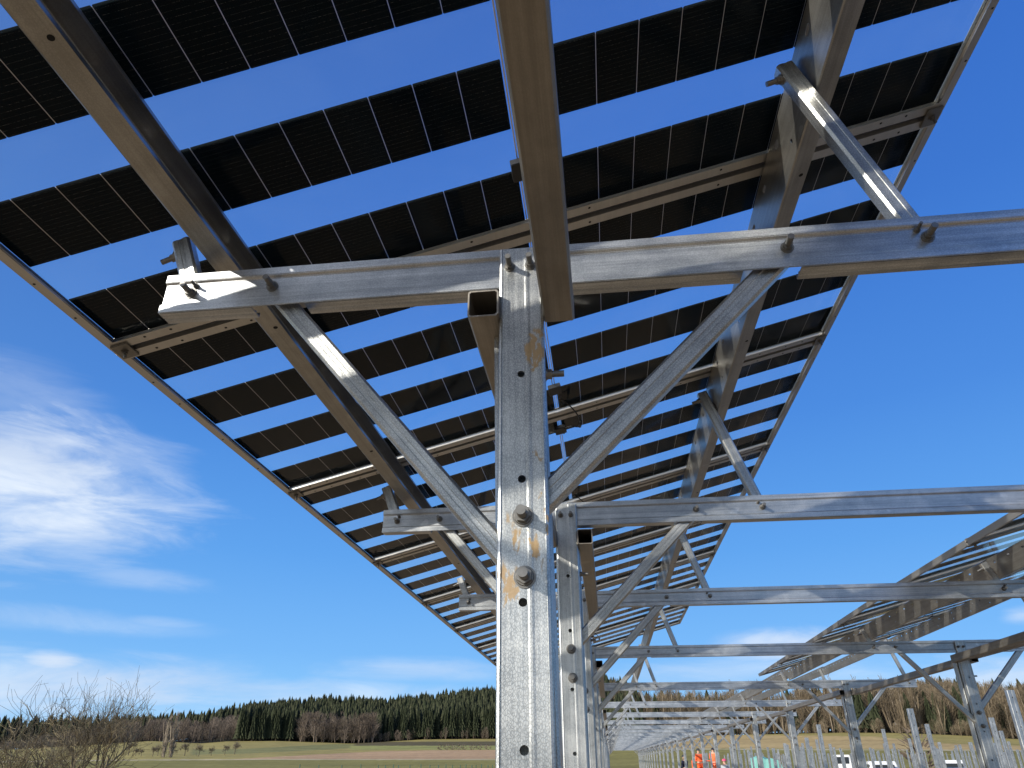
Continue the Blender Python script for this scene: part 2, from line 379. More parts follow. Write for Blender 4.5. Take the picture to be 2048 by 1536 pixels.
YK = [-2.1, -.5, 1.12, 2.74, 4.40, 6.68, 9.98, 13.2, 16.4, 19.6, 22.8, 26.0, 29.2]
ZK = [.90, .90, .899, .903, .892, .872, .860, .841, .842, .832, .830, .829, .816]
while len(YK) < 30: YK.append(YK[-1]+3.2); ZK.append(.81)
TILT = math.atan2(1.5216-.9405, .9766+1.2279)
nx = Vector((math.cos(TILT), 0, math.sin(TILT))); nn_ = Vector((-math.sin(TILT), 0, math.cos(TILT)))
PL0 = Vector((-1.2279, 0, .9405))                       # low edge of the panel underside
PURL = {'left': (-.7870-.046*nx.x, 1.0567-.046*nx.z), 'right': (.4955, 1.394)}
PURL['left'] = (-.8150, 1.0490)
SPAN = .09

for k in range(2, len(YK)):
    y, z = YK[k], ZK[k]; dz = z-TOPZ; fi = k-2; near = fi <= 8; vis = fi <= 11
    who = (ORD[fi]+' frame from the camera') if near else 'distant bare frames'
    # crossbeam
    e = empty('crossbeam', lift((0, y, z)), ('long galvanized crossbeam with recessed web, %s from the camera' % ORD[fi]) if near else 'distant galvanized crossbeam in the bare far part of the structure', 'crossbeam', 'crossbeams spanning the two post rows')
    mkobj('channel', BEAM, e)
    if near:
        for o in (0, OFF):
            bolt(e, B_MID, o-.805, .006, -.047, spin=.3); bolt(e, B_SM, o-.797, .006, -.030)
            bolt(e, B_MID, o-.629, .006, -.045, spin=.7)
            bolt(e, B_MID, o+.388, .006, -.045); bolt(e, B_MID, o+.640, .006, -.045, spin=.5); bolt(e, B_SM, o+.625, .006, -.028)
    for o, row in ((0, 'left'), (OFF, 'right')):
        # post
        pe = empty('steel_post', lift((o+PX, y, dz)), ('galvanized steel post in the %s row, %s from the camera' % ('near left' if not o else 'right', ORD[fi]) + (', muddy' if fi == 0 and not o else '')) if near else 'distant galvanized post of the %s row' % ('near left' if not o else 'right'), 'post', 'posts of the %s row' % ('left' if not o else 'right'))
        mkobj('upper_post', POST1 if (fi == 0 and not o) else POSTM, pe); pl_ = mkobj('pile', PILE, pe)
        if fi == 0 and not o: pl_.rotation_euler = (0, rad(-.9), 0)
        if near:
            bolt(pe, B_BIG, .0, -.0095, .346, spin=.2); bolt(pe, B_BIG, .002, -.0095, .249, spin=.6)
            bolt(pe, B_TOP, -.0215, -.0095, .846); bolt(pe, B_TOP, .0185, -.0095, .846, spin=.5)
            if fi < 4:
                bolt(pe, B_MID, .0395, .020, .62, (0, 0, rad(90)))
        # braces
        for sd, (xa, za, xb, zb) in (('left', (-.118, .252, -.629, .853)), ('right', (-.118, .349, .388, .853))):
            d = Vector((xb-xa, 0, zb-za)); L = d.length+.03; d.normalize()
            ang = math.atan2(d.x, d.z)
            bw = .038 if sd == 'left' else .042
            me = cached(('brace', sd), lambda: bar_mesh('brace', L, bw, .028, G_Z))
            bo = mkobj('brace', me, None, lift((o+xa-d.x*.01, y+.026+(.003 if sd == 'left' else 0), za-d.z*.01+dz)), (0, ang, 0))
            tag(bo, ('diagonal steel brace on the %s side of the %s post in the %s row' % (sd, ORD[fi], row)) if near else 'distant diagonal brace leaning %s in the %s row' % (sd, row), 'brace', 'diagonal braces')
        # struts under the purlins
        for sd, (xa, za, xb, zb) in (('low', (-.805, .853, -.859, .985)), ('high', (.640, .853, .480, 1.345))):
            if k == len(YK)-1: continue
            d = Vector((xb-xa, 0, zb-za)); L = d.length+.05; d.normalize(); ang = math.atan2(d.x, d.z)
            me = cached(('strut', sd), lambda: bar_mesh('strut', L, .040, .034, G_Z))
            st = empty('strut', lift((o+xa-d.x*.03, y+.026, za-d.z*.03+dz)), ('%s strut from the %s crossbeam up to the %s purlin of the %s array' % ('short' if sd == 'low' else 'long slanting', ORD[fi], sd, row)) if near else 'distant %s strut under the %s purlin of the %s array' % ('short' if sd == 'low' else 'long', sd, row), 'strut', 'struts under the purlins')
            st.rotation_euler = (0, ang, 0); mkobj('bar', me, st)
            if near: bolt(st, B_MID, -.020, 0, L-.028, (0, 0, rad(-90)))
    # tubes and purlins from this frame to the next
for k in range(0, len(YK)-1):
    y0, y1 = YK[k], YK[k+1]; z0, z1 = ZK[k], ZK[k+1]; L = y1-y0; fi = k-2
    sl_ = math.atan2(z1-z0, L); near = fi <= 8
    if k == 0: continue
    for o, row in ((0, 'left'), (OFF, 'right')):
        if k >= 1:
            even = (k % 2 == 1); side = 1 if even else -1
            if o: side = 1 if k % 2 == 1 else -1
            xx = o+PX+side*(.0405+.029)
            ya = y0-.030; yb = y1+.005
            me = cached(('tube', round(yb-ya, 2)), lambda: tube_mesh(yb-ya))
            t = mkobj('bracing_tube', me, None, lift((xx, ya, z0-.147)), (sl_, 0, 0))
            lab = ('square steel tube beside the %s posts, from the %s to the %s post' % (row, ORD[fi], ORD[fi+1])) if 0 <= fi <= 8 else ('brown-lit square tube passing overhead to the first %s post' % row if fi < 0 else 'distant square tube along the %s post row' % row)
            tag(t, lab, 'steel tube', 'square tubes along the post rows')
        if k in (2, 3, 4): continue
        if k == 1: y1, z1 = YK[5], ZK[5]; L = y1-y0
        for sd in ('left', 'right'):
            px, pz = PURL[sd]; lo = 'low' if sd == 'left' else 'high'
            LL = L-.004
            me = cached(('purlin', round(LL, 2)), lambda: purlin_mesh(LL))
            zoff = (z0-TOPZ) if k < 7 else (z0-TOPZ)
            if k <= 5: a = 0.; s_ = 0.; zo = 0.
            if o: 
                zo0 = -.07*max(0, min(1, (y0-4.7)/4.8)); zo1 = -.07*max(0, min(1, (y1-4.7)/4.8))
            else:
                zo0 = -.02*max(0, min(1, (y0-4.7)/4.8)); zo1 = -.02*max(0, min(1, (y1-4.7)/4.8))
            if y0 > 9.9: zo0 = z0-TOPZ
            if y1 > 9.9: zo1 = z1-TOPZ if not o else min(zo1, z1-TOPZ)
            p = mkobj('purlin', me, None, lift((px+o, y0+.002, pz+zo0)), None)
            M = Matrix.Rotation(math.atan2(zo1-zo0, L), 4, 'X') @ Matrix.Rotation(-TILT, 4, 'Y')
            p.matrix_world = Matrix.Translation(lift((px+o, y0+.002, pz+zo0))) @ M
            if fi < 0: lab = 'long C-shaped purlin overhead at the %s edge of the %s array, nearest the camera' % (lo, row)
            elif near: lab = 'C-shaped purlin at the %s edge of the %s array, between crossbeams %d and %d' % (lo, row, fi+1, fi+2)
            else: lab = 'distant bare purlin on the %s side of the %s array' % (lo, row)
            tag(p, lab, 'purlin', 'purlins under the arrays')

# ------------------------------------------------------------------ solar panels
PW = 2.280; PH = 1.134; PITCHY = 1.154; YJ = 1.4718
def panel_parts():
    H = .030; fw = .030; sw = .022; t = .0016
    b = MB()
    # long members (along x) at y=0 and y=PH
    for (ya, s) in ((0, 1), (PH, -1)):
        b.box((0, min(ya, ya+s*t), 0), (PW, max(ya, ya+s*t), H))
        b.box((0, min(ya+s*t, ya+s*fw), 0), (PW, max(ya+s*t, ya+s*fw), t))
        b.box((0, min(ya+s*t, ya+s*.010), H-.0015), (PW, max(ya+s*t, ya+s*.010), H))
    for (xa, s) in ((0, 1), (PW, -1)):
        b.box((min(xa, xa+s*t), t, 0), (max(xa, xa+s*t), PH-t, H))
        b.box((min(xa+s*t, xa+s*sw), fw, 0), (max(xa+s*t, xa+s*sw), PH-fw, t))
        b.box((min(xa+s*t, xa+s*.012), t, H-.0015), (max(xa+s*t, xa+s*.012), PH-t, H))
        b.box((min(xa+s*t, xa+s*.013), t, H-.012), (max(xa+s*t, xa+s*.013), PH-t, H-.0105))
        b.prism([(xa+s*.013, H-.0105), (xa+s*.013, H-.012), (xa+s*.006, .010), (xa+s*.005, .012)][::s], 1, fw, PH-fw)
    for ya in (.018, PH-.018):
        for x in (.10, .17, .29, .36, .62, .98, 1.30, 1.66, 1.92, 1.99, 2.10, 2.17): b.cyl((x, ya, -.0003), (x, ya, .0004), .0036, 10, mi=1)
    for xa in (.008, PW-.008):
        for yy in (.16, .30, .57, .84, .98): b.cyl((xa, yy, -.0003), (xa, yy, .0004), .0030, 10, mi=1)
    fr = b.build('frame', [ALU, DARKHOLE])
    g = MB(); g.box((.0022, .0022, H-.0082), (PW-.0022, PH-.0022, H-.0018)); gl = g.build('glass', GLASS)
    c = MB(); cw = .0914; pitch = .0930; tt = .182; gap = (PH-.026-4*tt)/3
    z0 = H-.0056; z1 = H-.0048; mid = PW/2; ch = .0016
    for r in range(4):
        y = .013+r*(tt+gap)
        for sx in (-1, 1):
            for i in range(12):
                xa = mid+sx*(.0085+i*pitch); xb = xa+sx*cw; xl, xr = min(xa, xb), max(xa, xb)
                c.prism([(xl+ch, y), (xr-ch, y), (xr, y+ch), (xr, y+tt-ch), (xr-ch, y+tt), (xl+ch, y+tt), (xl, y+tt-ch), (xl, y+ch)], 2, z0, z1)
    ce = c.build('cells', CELL)
    q = MB()
    for sx in (-1, 1): q.box((mid+sx*.0042-.0016, .012, z0), (mid+sx*.0042+.0016, PH-.012, z1))
    for r in range(4):
        y = .013+r*(tt+gap)
        for sx in (-1, 1):
            for i in range(11):
                xe = mid+sx*(.0085+i*pitch+cw+(pitch-cw)/2)
                q.box((xe-.00055, y+.003, z0+.0002), (xe+.00055, y+tt-.003, z1-.0002))
    ri = q.build('ribbon', RIBBON)
    j = MB(); j.box((-.024, -.030, -.018), (.024, .030, 0)); j.cyl((.012, .030, -.010), (.012, .046, -.010), .005, 10); jb = j.build('junction_box', BLACK, bevel=.003)
    global SEAL
    sm = MB(); sm.box((.001, PH+.0012, H-.016), (PW-.001, PH+.0188, H-.010)); SEAL = sm.build('joint_seal', BLACK)
    return fr, gl, ce, ri, jb
FR, GL, CE, RI, JB = panel_parts()
# cable loop between two junction boxes across a joint
def tube_path(mb, pts, r, n=8):
    P = [Vector(p) for p in pts]
    for i in range(len(P)-1): mb.cyl(P[i], P[i+1], r, n, cap=True)
def cable_mesh(seed):
    rnd = random.Random(seed); mb = MB(); pts = []
    for i in range(15):
        t = i/14; pts.append((.012+.055*math.sin(math.pi*t)*(1+.2*math.sin(5*t)), .04+t*.30, -.012-.055*math.sin(math.pi*t)+.012*math.sin(3*math.pi*t)))
    tube_path(mb, pts, .0028); mb.cyl(pts[6], pts[8], .0065, 8); return mb.build('cable', BLACK, smooth=True)
CABLE = cable_mesh(3)
clampm = MB(); clampm.box((-.022, -.030, -.006), (.022, .030, -.0005)); clampm.cyl((0, 0, -.006), (0, 0, -.0085), .010, 16); clampm.cyl((0, 0, -.0085), (0, 0, -.015), .0075, 6); clampm.cyl((0, 0, -.015), (0, 0, -.026), .004, 10)
CLAMP_ = clampm.build('clamp', BOLT, bevel=.001)
cap = MB(); cap.box((-.004, -.012, -.004), (.010, .012, .034)); CLIP = cap.build('clip', ALU, bevel=.002)
def zdrop(o, y):
    t = max(0, min(1, (y-4.7)/4.8)); return -.07*t if o else -.02*t
for o, row in ((0, 'left'), (OFF, 'right')):
    for j in range(-3, 7):
        y0 = YJ+PITCHY*j+.010; za, zb = zdrop(o, y0), zdrop(o, y0+PITCHY)
        base = PL0+Vector((o, y0, za))
        M = Matrix.Translation(lift(base)) @ Matrix.Rotation(math.atan2(zb-za, PITCHY), 4, 'X') @ Matrix.Rotation(-TILT, 4, 'Y')
        num = j+1
        if j < -1: lab = 'striped see-through solar panel of the %s array overhead behind the camera' % row
        elif j == -1: lab = 'striped see-through solar panel of the %s array nearest overhead, cut by the photo edge' % row
        elif j == 6: lab = 'last striped see-through solar panel at the far end of the %s array' % row
        else: lab = 'striped see-through solar panel, %s whole one from the camera in the %s array' % (ORD[j], row)
        e = empty('solar_panel', (0,0,0), lab, 'solar panel', 'solar panels of the %s array' % row); e.matrix_world = M
        mkobj('frame', FR, e); mkobj('glass', GL, e); mkobj('cells', CE, e); mkobj('ribbon', RI, e)
        if j < 6: mkobj('joint_seal', SEAL, e)
        for yy, fl in ((.150, 1), (PH-.205, -1)):
            jo = mkobj('junction_box', JB, e, (PW/2, yy, .022))
        if j < 6:
            mkobj('cable', CABLE, e, (PW/2, PH-.175, .018))
        for xx in ((.030, PW-.030) if j < 6 else ()):
            c = mkobj('module_clamp', CLAMP_, e, (xx, PH+.010, 0)); mkobj('clip', CLIP, c, (-.024 if xx < 1 else .018, 0, 0))

# ------------------------------------------------------------------ loose piles beyond the right row
def pile_free_mesh(seed):
    rnd = random.Random(seed); b = MB(); h = .0525; d = .075; bot = -2.75
    pr = [(-h+.014, d), (-h, d), (-h, .004), (-h+.004, 0), (-.012, 0), (-.008, .006), (.008, .006), (.012, 0), (h-.004, 0), (h, .004), (h, d), (h-.014, d)]
    b.prism(thin(pr, .0035), 2, bot, 0.)
    for z in (-.10, -.30, -.50, -.80): b.cyl((0, .0052, z), (0, .0068, z), .009, 10, mi=1)
    return b.build('pile', [G_Z, DARKHOLE])
PF = [pile_free_mesh(i) for i in range(2)]
rp = random.Random(5)
def pix(x, y, z):
    v = Vector((x, y, z)); d = v.dot(fwd); return 1024+F*v.dot(R_)/d, 768-F*v.dot(U_)/d
npile = 0
def loose(x, y, z, lab):
    o = mkobj('steel_pile', PF[npile % 2], None, lift((x, y, z)), (rad(rp.uniform(-.6, .6)), rad(rp.uniform(-.8, .8)), rad(rp.uniform(-4, 4))))
    tag(o, lab, 'pile', 'bare driven piles beyond the right post row')
taken = []
for (u, v, X, lab) in [(2021, 1380, 6.02, 'tallest bare steel pile, nearest the right edge of the photo'), (1821, 1417, 6.02, 'tall bright bare pile between the first and second visible right row posts'),
                       (1637, 1449, 6.02, 'bare pile doubled by another close behind, left of the second right row post'), (1983, 1435, 9.09, 'bare steel pile just right of the thick first right row post'),
                       (1854, 1448, 9.09, 'bare pile just right of the tall bright pile'), (1766, 1458, 9.09, 'bare pile standing alone right of the second right row post'), (1700, 1465, 9.09, 'bare pile half hidden behind the second right row post')]:
    r = ray(u, v); y = X/r.x*r.y; z = r.z/r.y*y; loose(X, y, z, lab); taken.append((X, y)); npile += 1
for row in range(2, 15):
    X = PX+OFF*row+(.14 if row == 2 else 0)
    for i in range(30):
        y = 12.6+2.7*i+rp.uniform(-.35, .35)
        u, v = pix(X, y, .8)
        if u > 2070 or u < 1400 or y > 88: continue
        if any(abs(X-a) < .3 and abs(y-b) < 2.2 for a, b in taken): continue
        if rp.random() < .05 or npile > 285: continue
        z = .70-.003*y+rp.uniform(-.28, .14)
        if y < 22: z -= .35
        loose(X+rp.uniform(-.04, .04), y, z, 'bare galvanized pile in the crowd of piles beyond the right row'); npile += 1

# ------------------------------------------------------------------ terrain
TAB = [ # u, forest/field edge v, skyline v
 (-600,1492,1440),(-200,1500,1462),(0,1499,1474),(60,1497,1462),(120,1494,1444),(180,1490,1449),(230,1486,1446),(300,1482,1437),(400,1487,1424),(450,1483,1407),(550,1482,1398),(640,1485,1390),(700,1487,1391),(760,1484,1395),(850,1479,1386),
 (950,1478,1373),(1000,1478,1374),(1060,1478,1362),(1150,1478,1350),(1220,1478,1346),(1260,1477,1366),(1290,1476,1384),(1340,1475,1388),(1400,1472,1400),(1460,1470,1398),(1500,1469,1392),(1560,1468,1388),(1640,1466,1386),(1700,1465,1378),(1800,1466,1368),
 (1860,1468,1360),(1900,1470,1353),(1960,1473,1356),(2048,1479,1368),(2300,1480,1370),(2700,1480,1375)]
def thte(u, v):
    r = ray(u, v); return math.atan2(r.x, r.y), r.z/math.hypot(r.x, r.y)
TH = np.array([thte(u, 1500)[0] for u, a, b in TAB]); EB = np.array([thte(u, a)[1] for u, a, b in TAB]); ES = np.array([thte(u, b)[1] for u, a, b in TAB])
UU = np.array([t[0] for t in TAB], float)
def uof(th): return np.interp(th, TH, UU)
def rbof(th): return np.interp(uof(th), [1000, 1300], [450., 290.])
HT = 17.
def hgt(th, r):
    """terrain height relative to the eye"""
    eb = np.interp(th, TH, EB); es = np.interp(th, TH, ES); rb = rbof(th)
    zb = eb*rb; rt = rb+np.interp(uof(th), [1000, 1300], [190., 110.]); zt = np.maximum(es*rt-HT, zb+1)
    s = np.clip((r-115)/(rb-115), 0, 1)
    h = -CZ+(zb+CZ)*(s**1.25)
    q = np.clip((r-rb)/(rt-rb), 0, 1); q = q*q*(3-2*q)*.5+q*.5
    h = np.where(r > rb, zb+(zt-zb)*q, h)
    return np.where(r > rt, zt-(r-rt)*.02, h)
def ground_at(u, v):
    """point of the terrain seen at pixel (u, v)"""
    th, te = thte(u, v); best = None
    for r in np.arange(30, 640, 1.5):
        if float(hgt(np.array(th), np.array(r))) >= te*r: best = r; break
    if best is None: best = 140.
    return math.sin(th)*best, math.cos(th)*best, float(hgt(np.array(th), np.array(best))), best
def terr():
    ths = np.concatenate([np.radians(np.arange(-180, -46, 4.)), np.radians(np.arange(-46, 34, .28)), np.radians(np.arange(34, 180, 4.))])
    rs = np.concatenate([[.5, 2, 4, 7, 11, 16, 24, 34, 46, 60, 76, 94, 110], np.geomspace(118, 450, 90), np.linspace(458, 680, 22), [760, 1000, 1600, 3000, 6000]])
    T, Rr = np.meshgrid(ths, rs, indexing='ij'); Z = hgt(T, Rr)+CZ
    Z = np.where(Rr < 110, .02*np.sin(T*9+Rr*.3)*np.clip(Rr/20, 0, 1), Z)
    X = np.sin(T)*Rr; Y = np.cos(T)*Rr
    n, mm = T.shape; idx = np.arange(n*mm).reshape(n, mm)
    a = idx; b = np.roll(idx, -1, axis=0)
    q = np.stack([a[:, :-1], a[:, 1:], b[:, 1:], b[:, :-1]], -1).reshape(-1, 4)
    vs = np.stack([X, Y, Z], -1).reshape(-1, 3)
    vs = np.vstack([vs, [[0, 0, 0]]]); c = len(vs)-1
    tri = [(int(idx[i, 0]), int(idx[(i+1) % n, 0]), c) for i in range(n)]
    me = bpy.data.meshes.new('ground'); me.from_pydata(vs.tolist(), [], q.tolist()+tri)
    # field colours: what grows where
    T = T.ravel(); Rf = Rr.ravel(); te = (Z.ravel()-CZ)/Rf; u = uof(T)
    v = 768-np.array([0.]); 
    cp, sp = math.cos(PITCH), math.sin(PITCH)
    dth = np.cos(T+YAW); 
    vv = 768-F*((te*cp-dth*sp)/(dth*cp+te*sp))
    col = np.zeros((len(T), 3))
    soil = np.array([.255, .19, .115]); green = np.array([.245, .22, .070]); ygr = np.array([.34, .285, .10]); tan = np.array([.46, .31, .175]); olive = np.array([.20, .20, .08]); forest = np.array([.05, .045, .028]); track = np.array([.46, .40, .25])
    col[:] = green
    left = u < 1150; R2 = ~left
    far = Rf > 118
    def put(mask, c): col[mask & far] = c
    put(left & (vv < 1519) , ygr)
    put(left & (vv < 1518) & (vv > np.interp(u, [440, 640, 760, 900], [1519, 1508, 1502, 1500])) & (u > 440), tan)
    put(left & (vv < np.interp(u, [230, 500, 700], [1512, 1506, 1496])) & (vv > np.interp(u, [230, 480, 660, 760], [1500, 1497, 1488, 1486])) & (u > 380) & (u < 760), olive*.9+ygr*.15)
    put(left & (vv < 1491) & (vv > 1483) & (u > 705), np.array([.12, .10, .05]))
    put(left & (vv < 1499) & (vv > 1491) & (u > 700), np.array([.30, .30, .10]))
    put(left & (np.abs(vv-np.interp(u, [0, 230, 500, 1000], [1522, 1519, 1518, 1519])) < .9), track)
    put(R2 & (vv < np.interp(u, [1250, 1600, 1850, 2048], [1498, 1497, 1501, 1503])), tan*.55+ygr*.55)
    put(R2 & (vv < np.interp(u, [1500, 1750, 1900, 2048], [1471, 1474, 1489, 1494])), ygr*.95)
    put(R2 & (np.abs(vv-np.interp(u, [1500, 2048], [1499, 1503])) < 1.0), track)
    col[Rf < 118] = soil; 
    col[Rf > rbof(T)+1] = forest
    rn = np.random.RandomState(2); col *= (1+.05*rn.randn(len(T), 1))
    fm = (Rf > 118)[:, None]; col = np.where(fm, col*.74, col); col = np.vstack([np.clip(col, 0, 1), [soil]])
    at = me.color_attributes.new('field', 'FLOAT_COLOR', 'POINT'); at.data.foreach_set('color', np.hstack([col, np.ones((len(col), 1))]).ravel())
    me.polygons.foreach_set('use_smooth', [True]*len(me.polygons))
    mt, N = mat('fields'); g = N.n('ShaderNodeAttribute', attribute_name='field'); oc = N.n('ShaderNodeTexCoord').outputs['Object']
    a = N.noise(oc, .9, 6, .65); b = N.noise(N.mapv(oc, (.02, .09, 1), rot=(0, 0, .4)), 1., 4, .6); f = N.m('ADD', N.m('MULTIPLY', a, .6), N.m('MULTIPLY', b, .6))
    x = N.n('ShaderNodeVectorMath', operation='SCALE'); N.set(x, 0, g.outputs['Color']); N.set(x, 'Scale', N.sm(f, .3, .9, .68, 1.32))
    prin(N, a, .5, .05, Base_Color=x.outputs[0], Roughness=.95, Specular_IOR_Level=.1)
    me.materials.append(mt); o = mkobj('ground', me); tag(o, kind='structure'); return o
terr()

# ------------------------------------------------------------------ vegetation
def leafmat(name, a, b, sc=.35):
    mt, N = mat(name); oc = N.n('ShaderNodeTexCoord').outputs['Object']; oi = N.n('ShaderNodeObjectInfo')
    n = N.noise(oc, sc, 4, .7); c = N.mix(N.sm(n, .35, .65), c4(*a), c4(*b)); c = N.mix(N.m('MULTIPLY', oi.outputs['Random'], .35), c, c4(*[x*.6 for x in a]))
    prin(N, None, Base_Color=c, Roughness=.85, Specular_IOR_Level=.15); return mt
CONI = leafmat('spruce_needles', (.018, .026, .012), (.070, .074, .040), .16)
TWIG = leafmat('bare_twigs', (.115, .090, .068), (.235, .190, .150), .07)
TWIG2 = leafmat('bare_twigs_ochre', (.10, .078, .05), (.27, .215, .145), .12)
BARK = leafmat('bark', (.10, .085, .06), (.20, .165, .12), 1.5)
PALE = leafmat('pale_bark', (.22, .18, .13), (.38, .32, .25), .8)
TREEB = leafmat('fruit_tree_bark', (.13, .105, .065), (.30, .25, .15), 3.)
rs = np.random.RandomState(11)
def conifer_proto(seed, tiers=8, n=7):
    r = np.random.RandomState(seed); vs = []; fs = []
    for t in range(tiers):
        z0 = .10+.86*t/tiers; z1 = min(1., z0+.26); R = .128*(1-t/tiers)**.62+.008
        b = len(vs); ph = r.rand()*6.28
        for i in range(2*n):
            a = ph+math.pi*i/n; rr = R*((.95+.35*r.rand()) if i % 2 else (.42+.15*r.rand()))
            vs.append((rr*math.cos(a), rr*math.sin(a), z0-(.035*r.rand() if i % 2 else -.03)))
        vs.append((0, 0, z1)); 
        for i in range(2*n): fs.append((b+i, b+(i+1) % (2*n), b+2*n))
    return np.array(vs), np.array(fs)
def strips(P, Q, w0, w1, r):
    """thin double-sided blades from P to Q, random facing"""
    d = Q-P; d /= np.linalg.norm(d, axis=1, keepdims=True)+1e-9; a = r.randn(len(P), 3); s = np.cross(d, a); s /= np.linalg.norm(s, axis=1, keepdims=True)+1e-9
    V = np.stack([P-s*w0[:, None], P+s*w0[:, None], Q+s*w1[:, None], Q-s*w1[:, None]], 1).reshape(-1, 3)
    n = len(P); Fq = np.arange(4*n).reshape(n, 4); return V, Fq
def bare_proto(seed, n=380, wide=.30, w=.0040, low=.22):
    r = np.random.RandomState(seed)
    ph = r.rand(n)*6.28; hh = low+(.97-low)*r.rand(n); env = np.sin(np.clip((hh-low+.08)/(1.10-low), 0, 1)*math.pi)**.75*wide
    rr = env*np.sqrt(r.rand(n)); P = np.stack([rr*np.cos(ph)*.62+.01*r.randn(n), rr*np.sin(ph)*.62+.01*r.randn(n), hh-.11*r.rand(n)-.02], 1)
    Q = np.stack([rr*np.cos(ph)*1.05+.02*r.randn(n), rr*np.sin(ph)*1.05+.02*r.randn(n), hh+.02+.015*r.randn(n)], 1)
    V, Fq = strips(P, Q, np.full(n, w), np.full(n, w*.25), r)
    m = 5; P2 = np.zeros((m, 3)); P2[:, 2] = 0; Q2 = np.stack([.08*r.randn(m), .08*r.randn(m), .55+.3*r.rand(m)], 1)
    V2, F2 = strips(P2, Q2, np.full(m, .014), np.full(m, .006), r)
    return np.vstack([V, V2]), np.vstack([Fq, F2+len(V)])
def scatter(name, protos, pos, scale, mtl, wid=None):
    vs = []; fs = []; b = 0; r = np.random.RandomState(len(pos))
    for i, p in enumerate(pos):
        V, Fa = protos[i % len(protos)]; a = r.rand()*6.28; s = scale[i]; wv = s*(wid if wid else 1)*(.85+.3*r.rand())
        c, sn = math.cos(a), math.sin(a)
        X = np.stack([(V[:, 0]*c-V[:, 1]*sn)*wv+p[0], (V[:, 0]*sn+V[:, 1]*c)*wv+p[1], V[:, 2]*s+p[2]], 1)
        vs.append(X); fs.append(Fa+b); b += len(V)
    vs = np.vstack(vs); fs = np.vstack(fs); me = bpy.data.meshes.new(name); k = fs.shape[1]
    me.vertices.add(len(vs)); me.vertices.foreach_set('co', vs.ravel()); me.loops.add(fs.size); me.loops.foreach_set('vertex_index', fs.ravel().astype(np.int32))
    me.polygons.add(len(fs)); me.polygons.foreach_set('loop_start', (np.arange(len(fs))*k).astype(np.int32)); me.update(calc_edges=True)
    me.materials.append(mtl); return mkobj(name, me)
CP = [conifer_proto(i) for i in range(5)]; BP = [bare_proto(20+i) for i in range(5)]; BPd = [bare_proto(40+i, 90, .30, .012, .10) for i in range(3)]
def sample(u0, u1, d0, d1, n):
    out = []
    for _ in range(n):
        u = rs.uniform(u0, u1); th = float(np.interp(u, UU, TH)); r = float(rbof(np.array(th)))+rs.uniform(d0, d1)
        out.append((math.sin(th)*r, math.cos(th)*r, float(hgt(np.array(th), np.array(r)))+CZ-.4))
    return out
def S(n, a, b): return rs.uniform(a, b, n)
# spruce mass
P = sample(470, 1290, 4, 210, 3200)+sample(-100, 470, 70, 205, 700)+sample(1290, 1470, 30, 120, 60)+sample(1470, 2150, 55, 120, 130)
tag(scatter('spruce_forest', CP, P, np.clip(rs.normal(16.2, 1.5, len(P)), 11, 20), CONI, 1.0), 'dark green spruce forest covering the far hill', 'forest', kind='stuff')
P = sample(-100, 480, 0, 80, 330)+sample(592, 745, -6, 30, 150)+sample(740, 1290, -2, 6, 70)
tag(scatter('leafless_wood', BP, P, np.concatenate([S(330, 9, 13.5)*np.interp(np.degrees(np.arctan2(*np.array(P[:330])[:, :2].T)), [-39.5, -33], [.35, 1.]), S(150, 11, 16.5), S(70, 4, 7)]), TWIG), 'brownish leafless wood along the foot of the far hill', 'wood', kind='stuff')
P = sample(1230, 2200, 12, 112, 520)+sample(1230, 2200, -2, 5, 130)+sample(1230, 2200, 10, 112, 620)
tag(scatter('leafless_wood', BP, P, np.concatenate([S(520, 13, 18.5), S(130, 3, 5.5), S(620, 4.5, 8.5)]), TWIG2), 'pale brown leafless wood behind the bare piles', 'wood', kind='stuff')

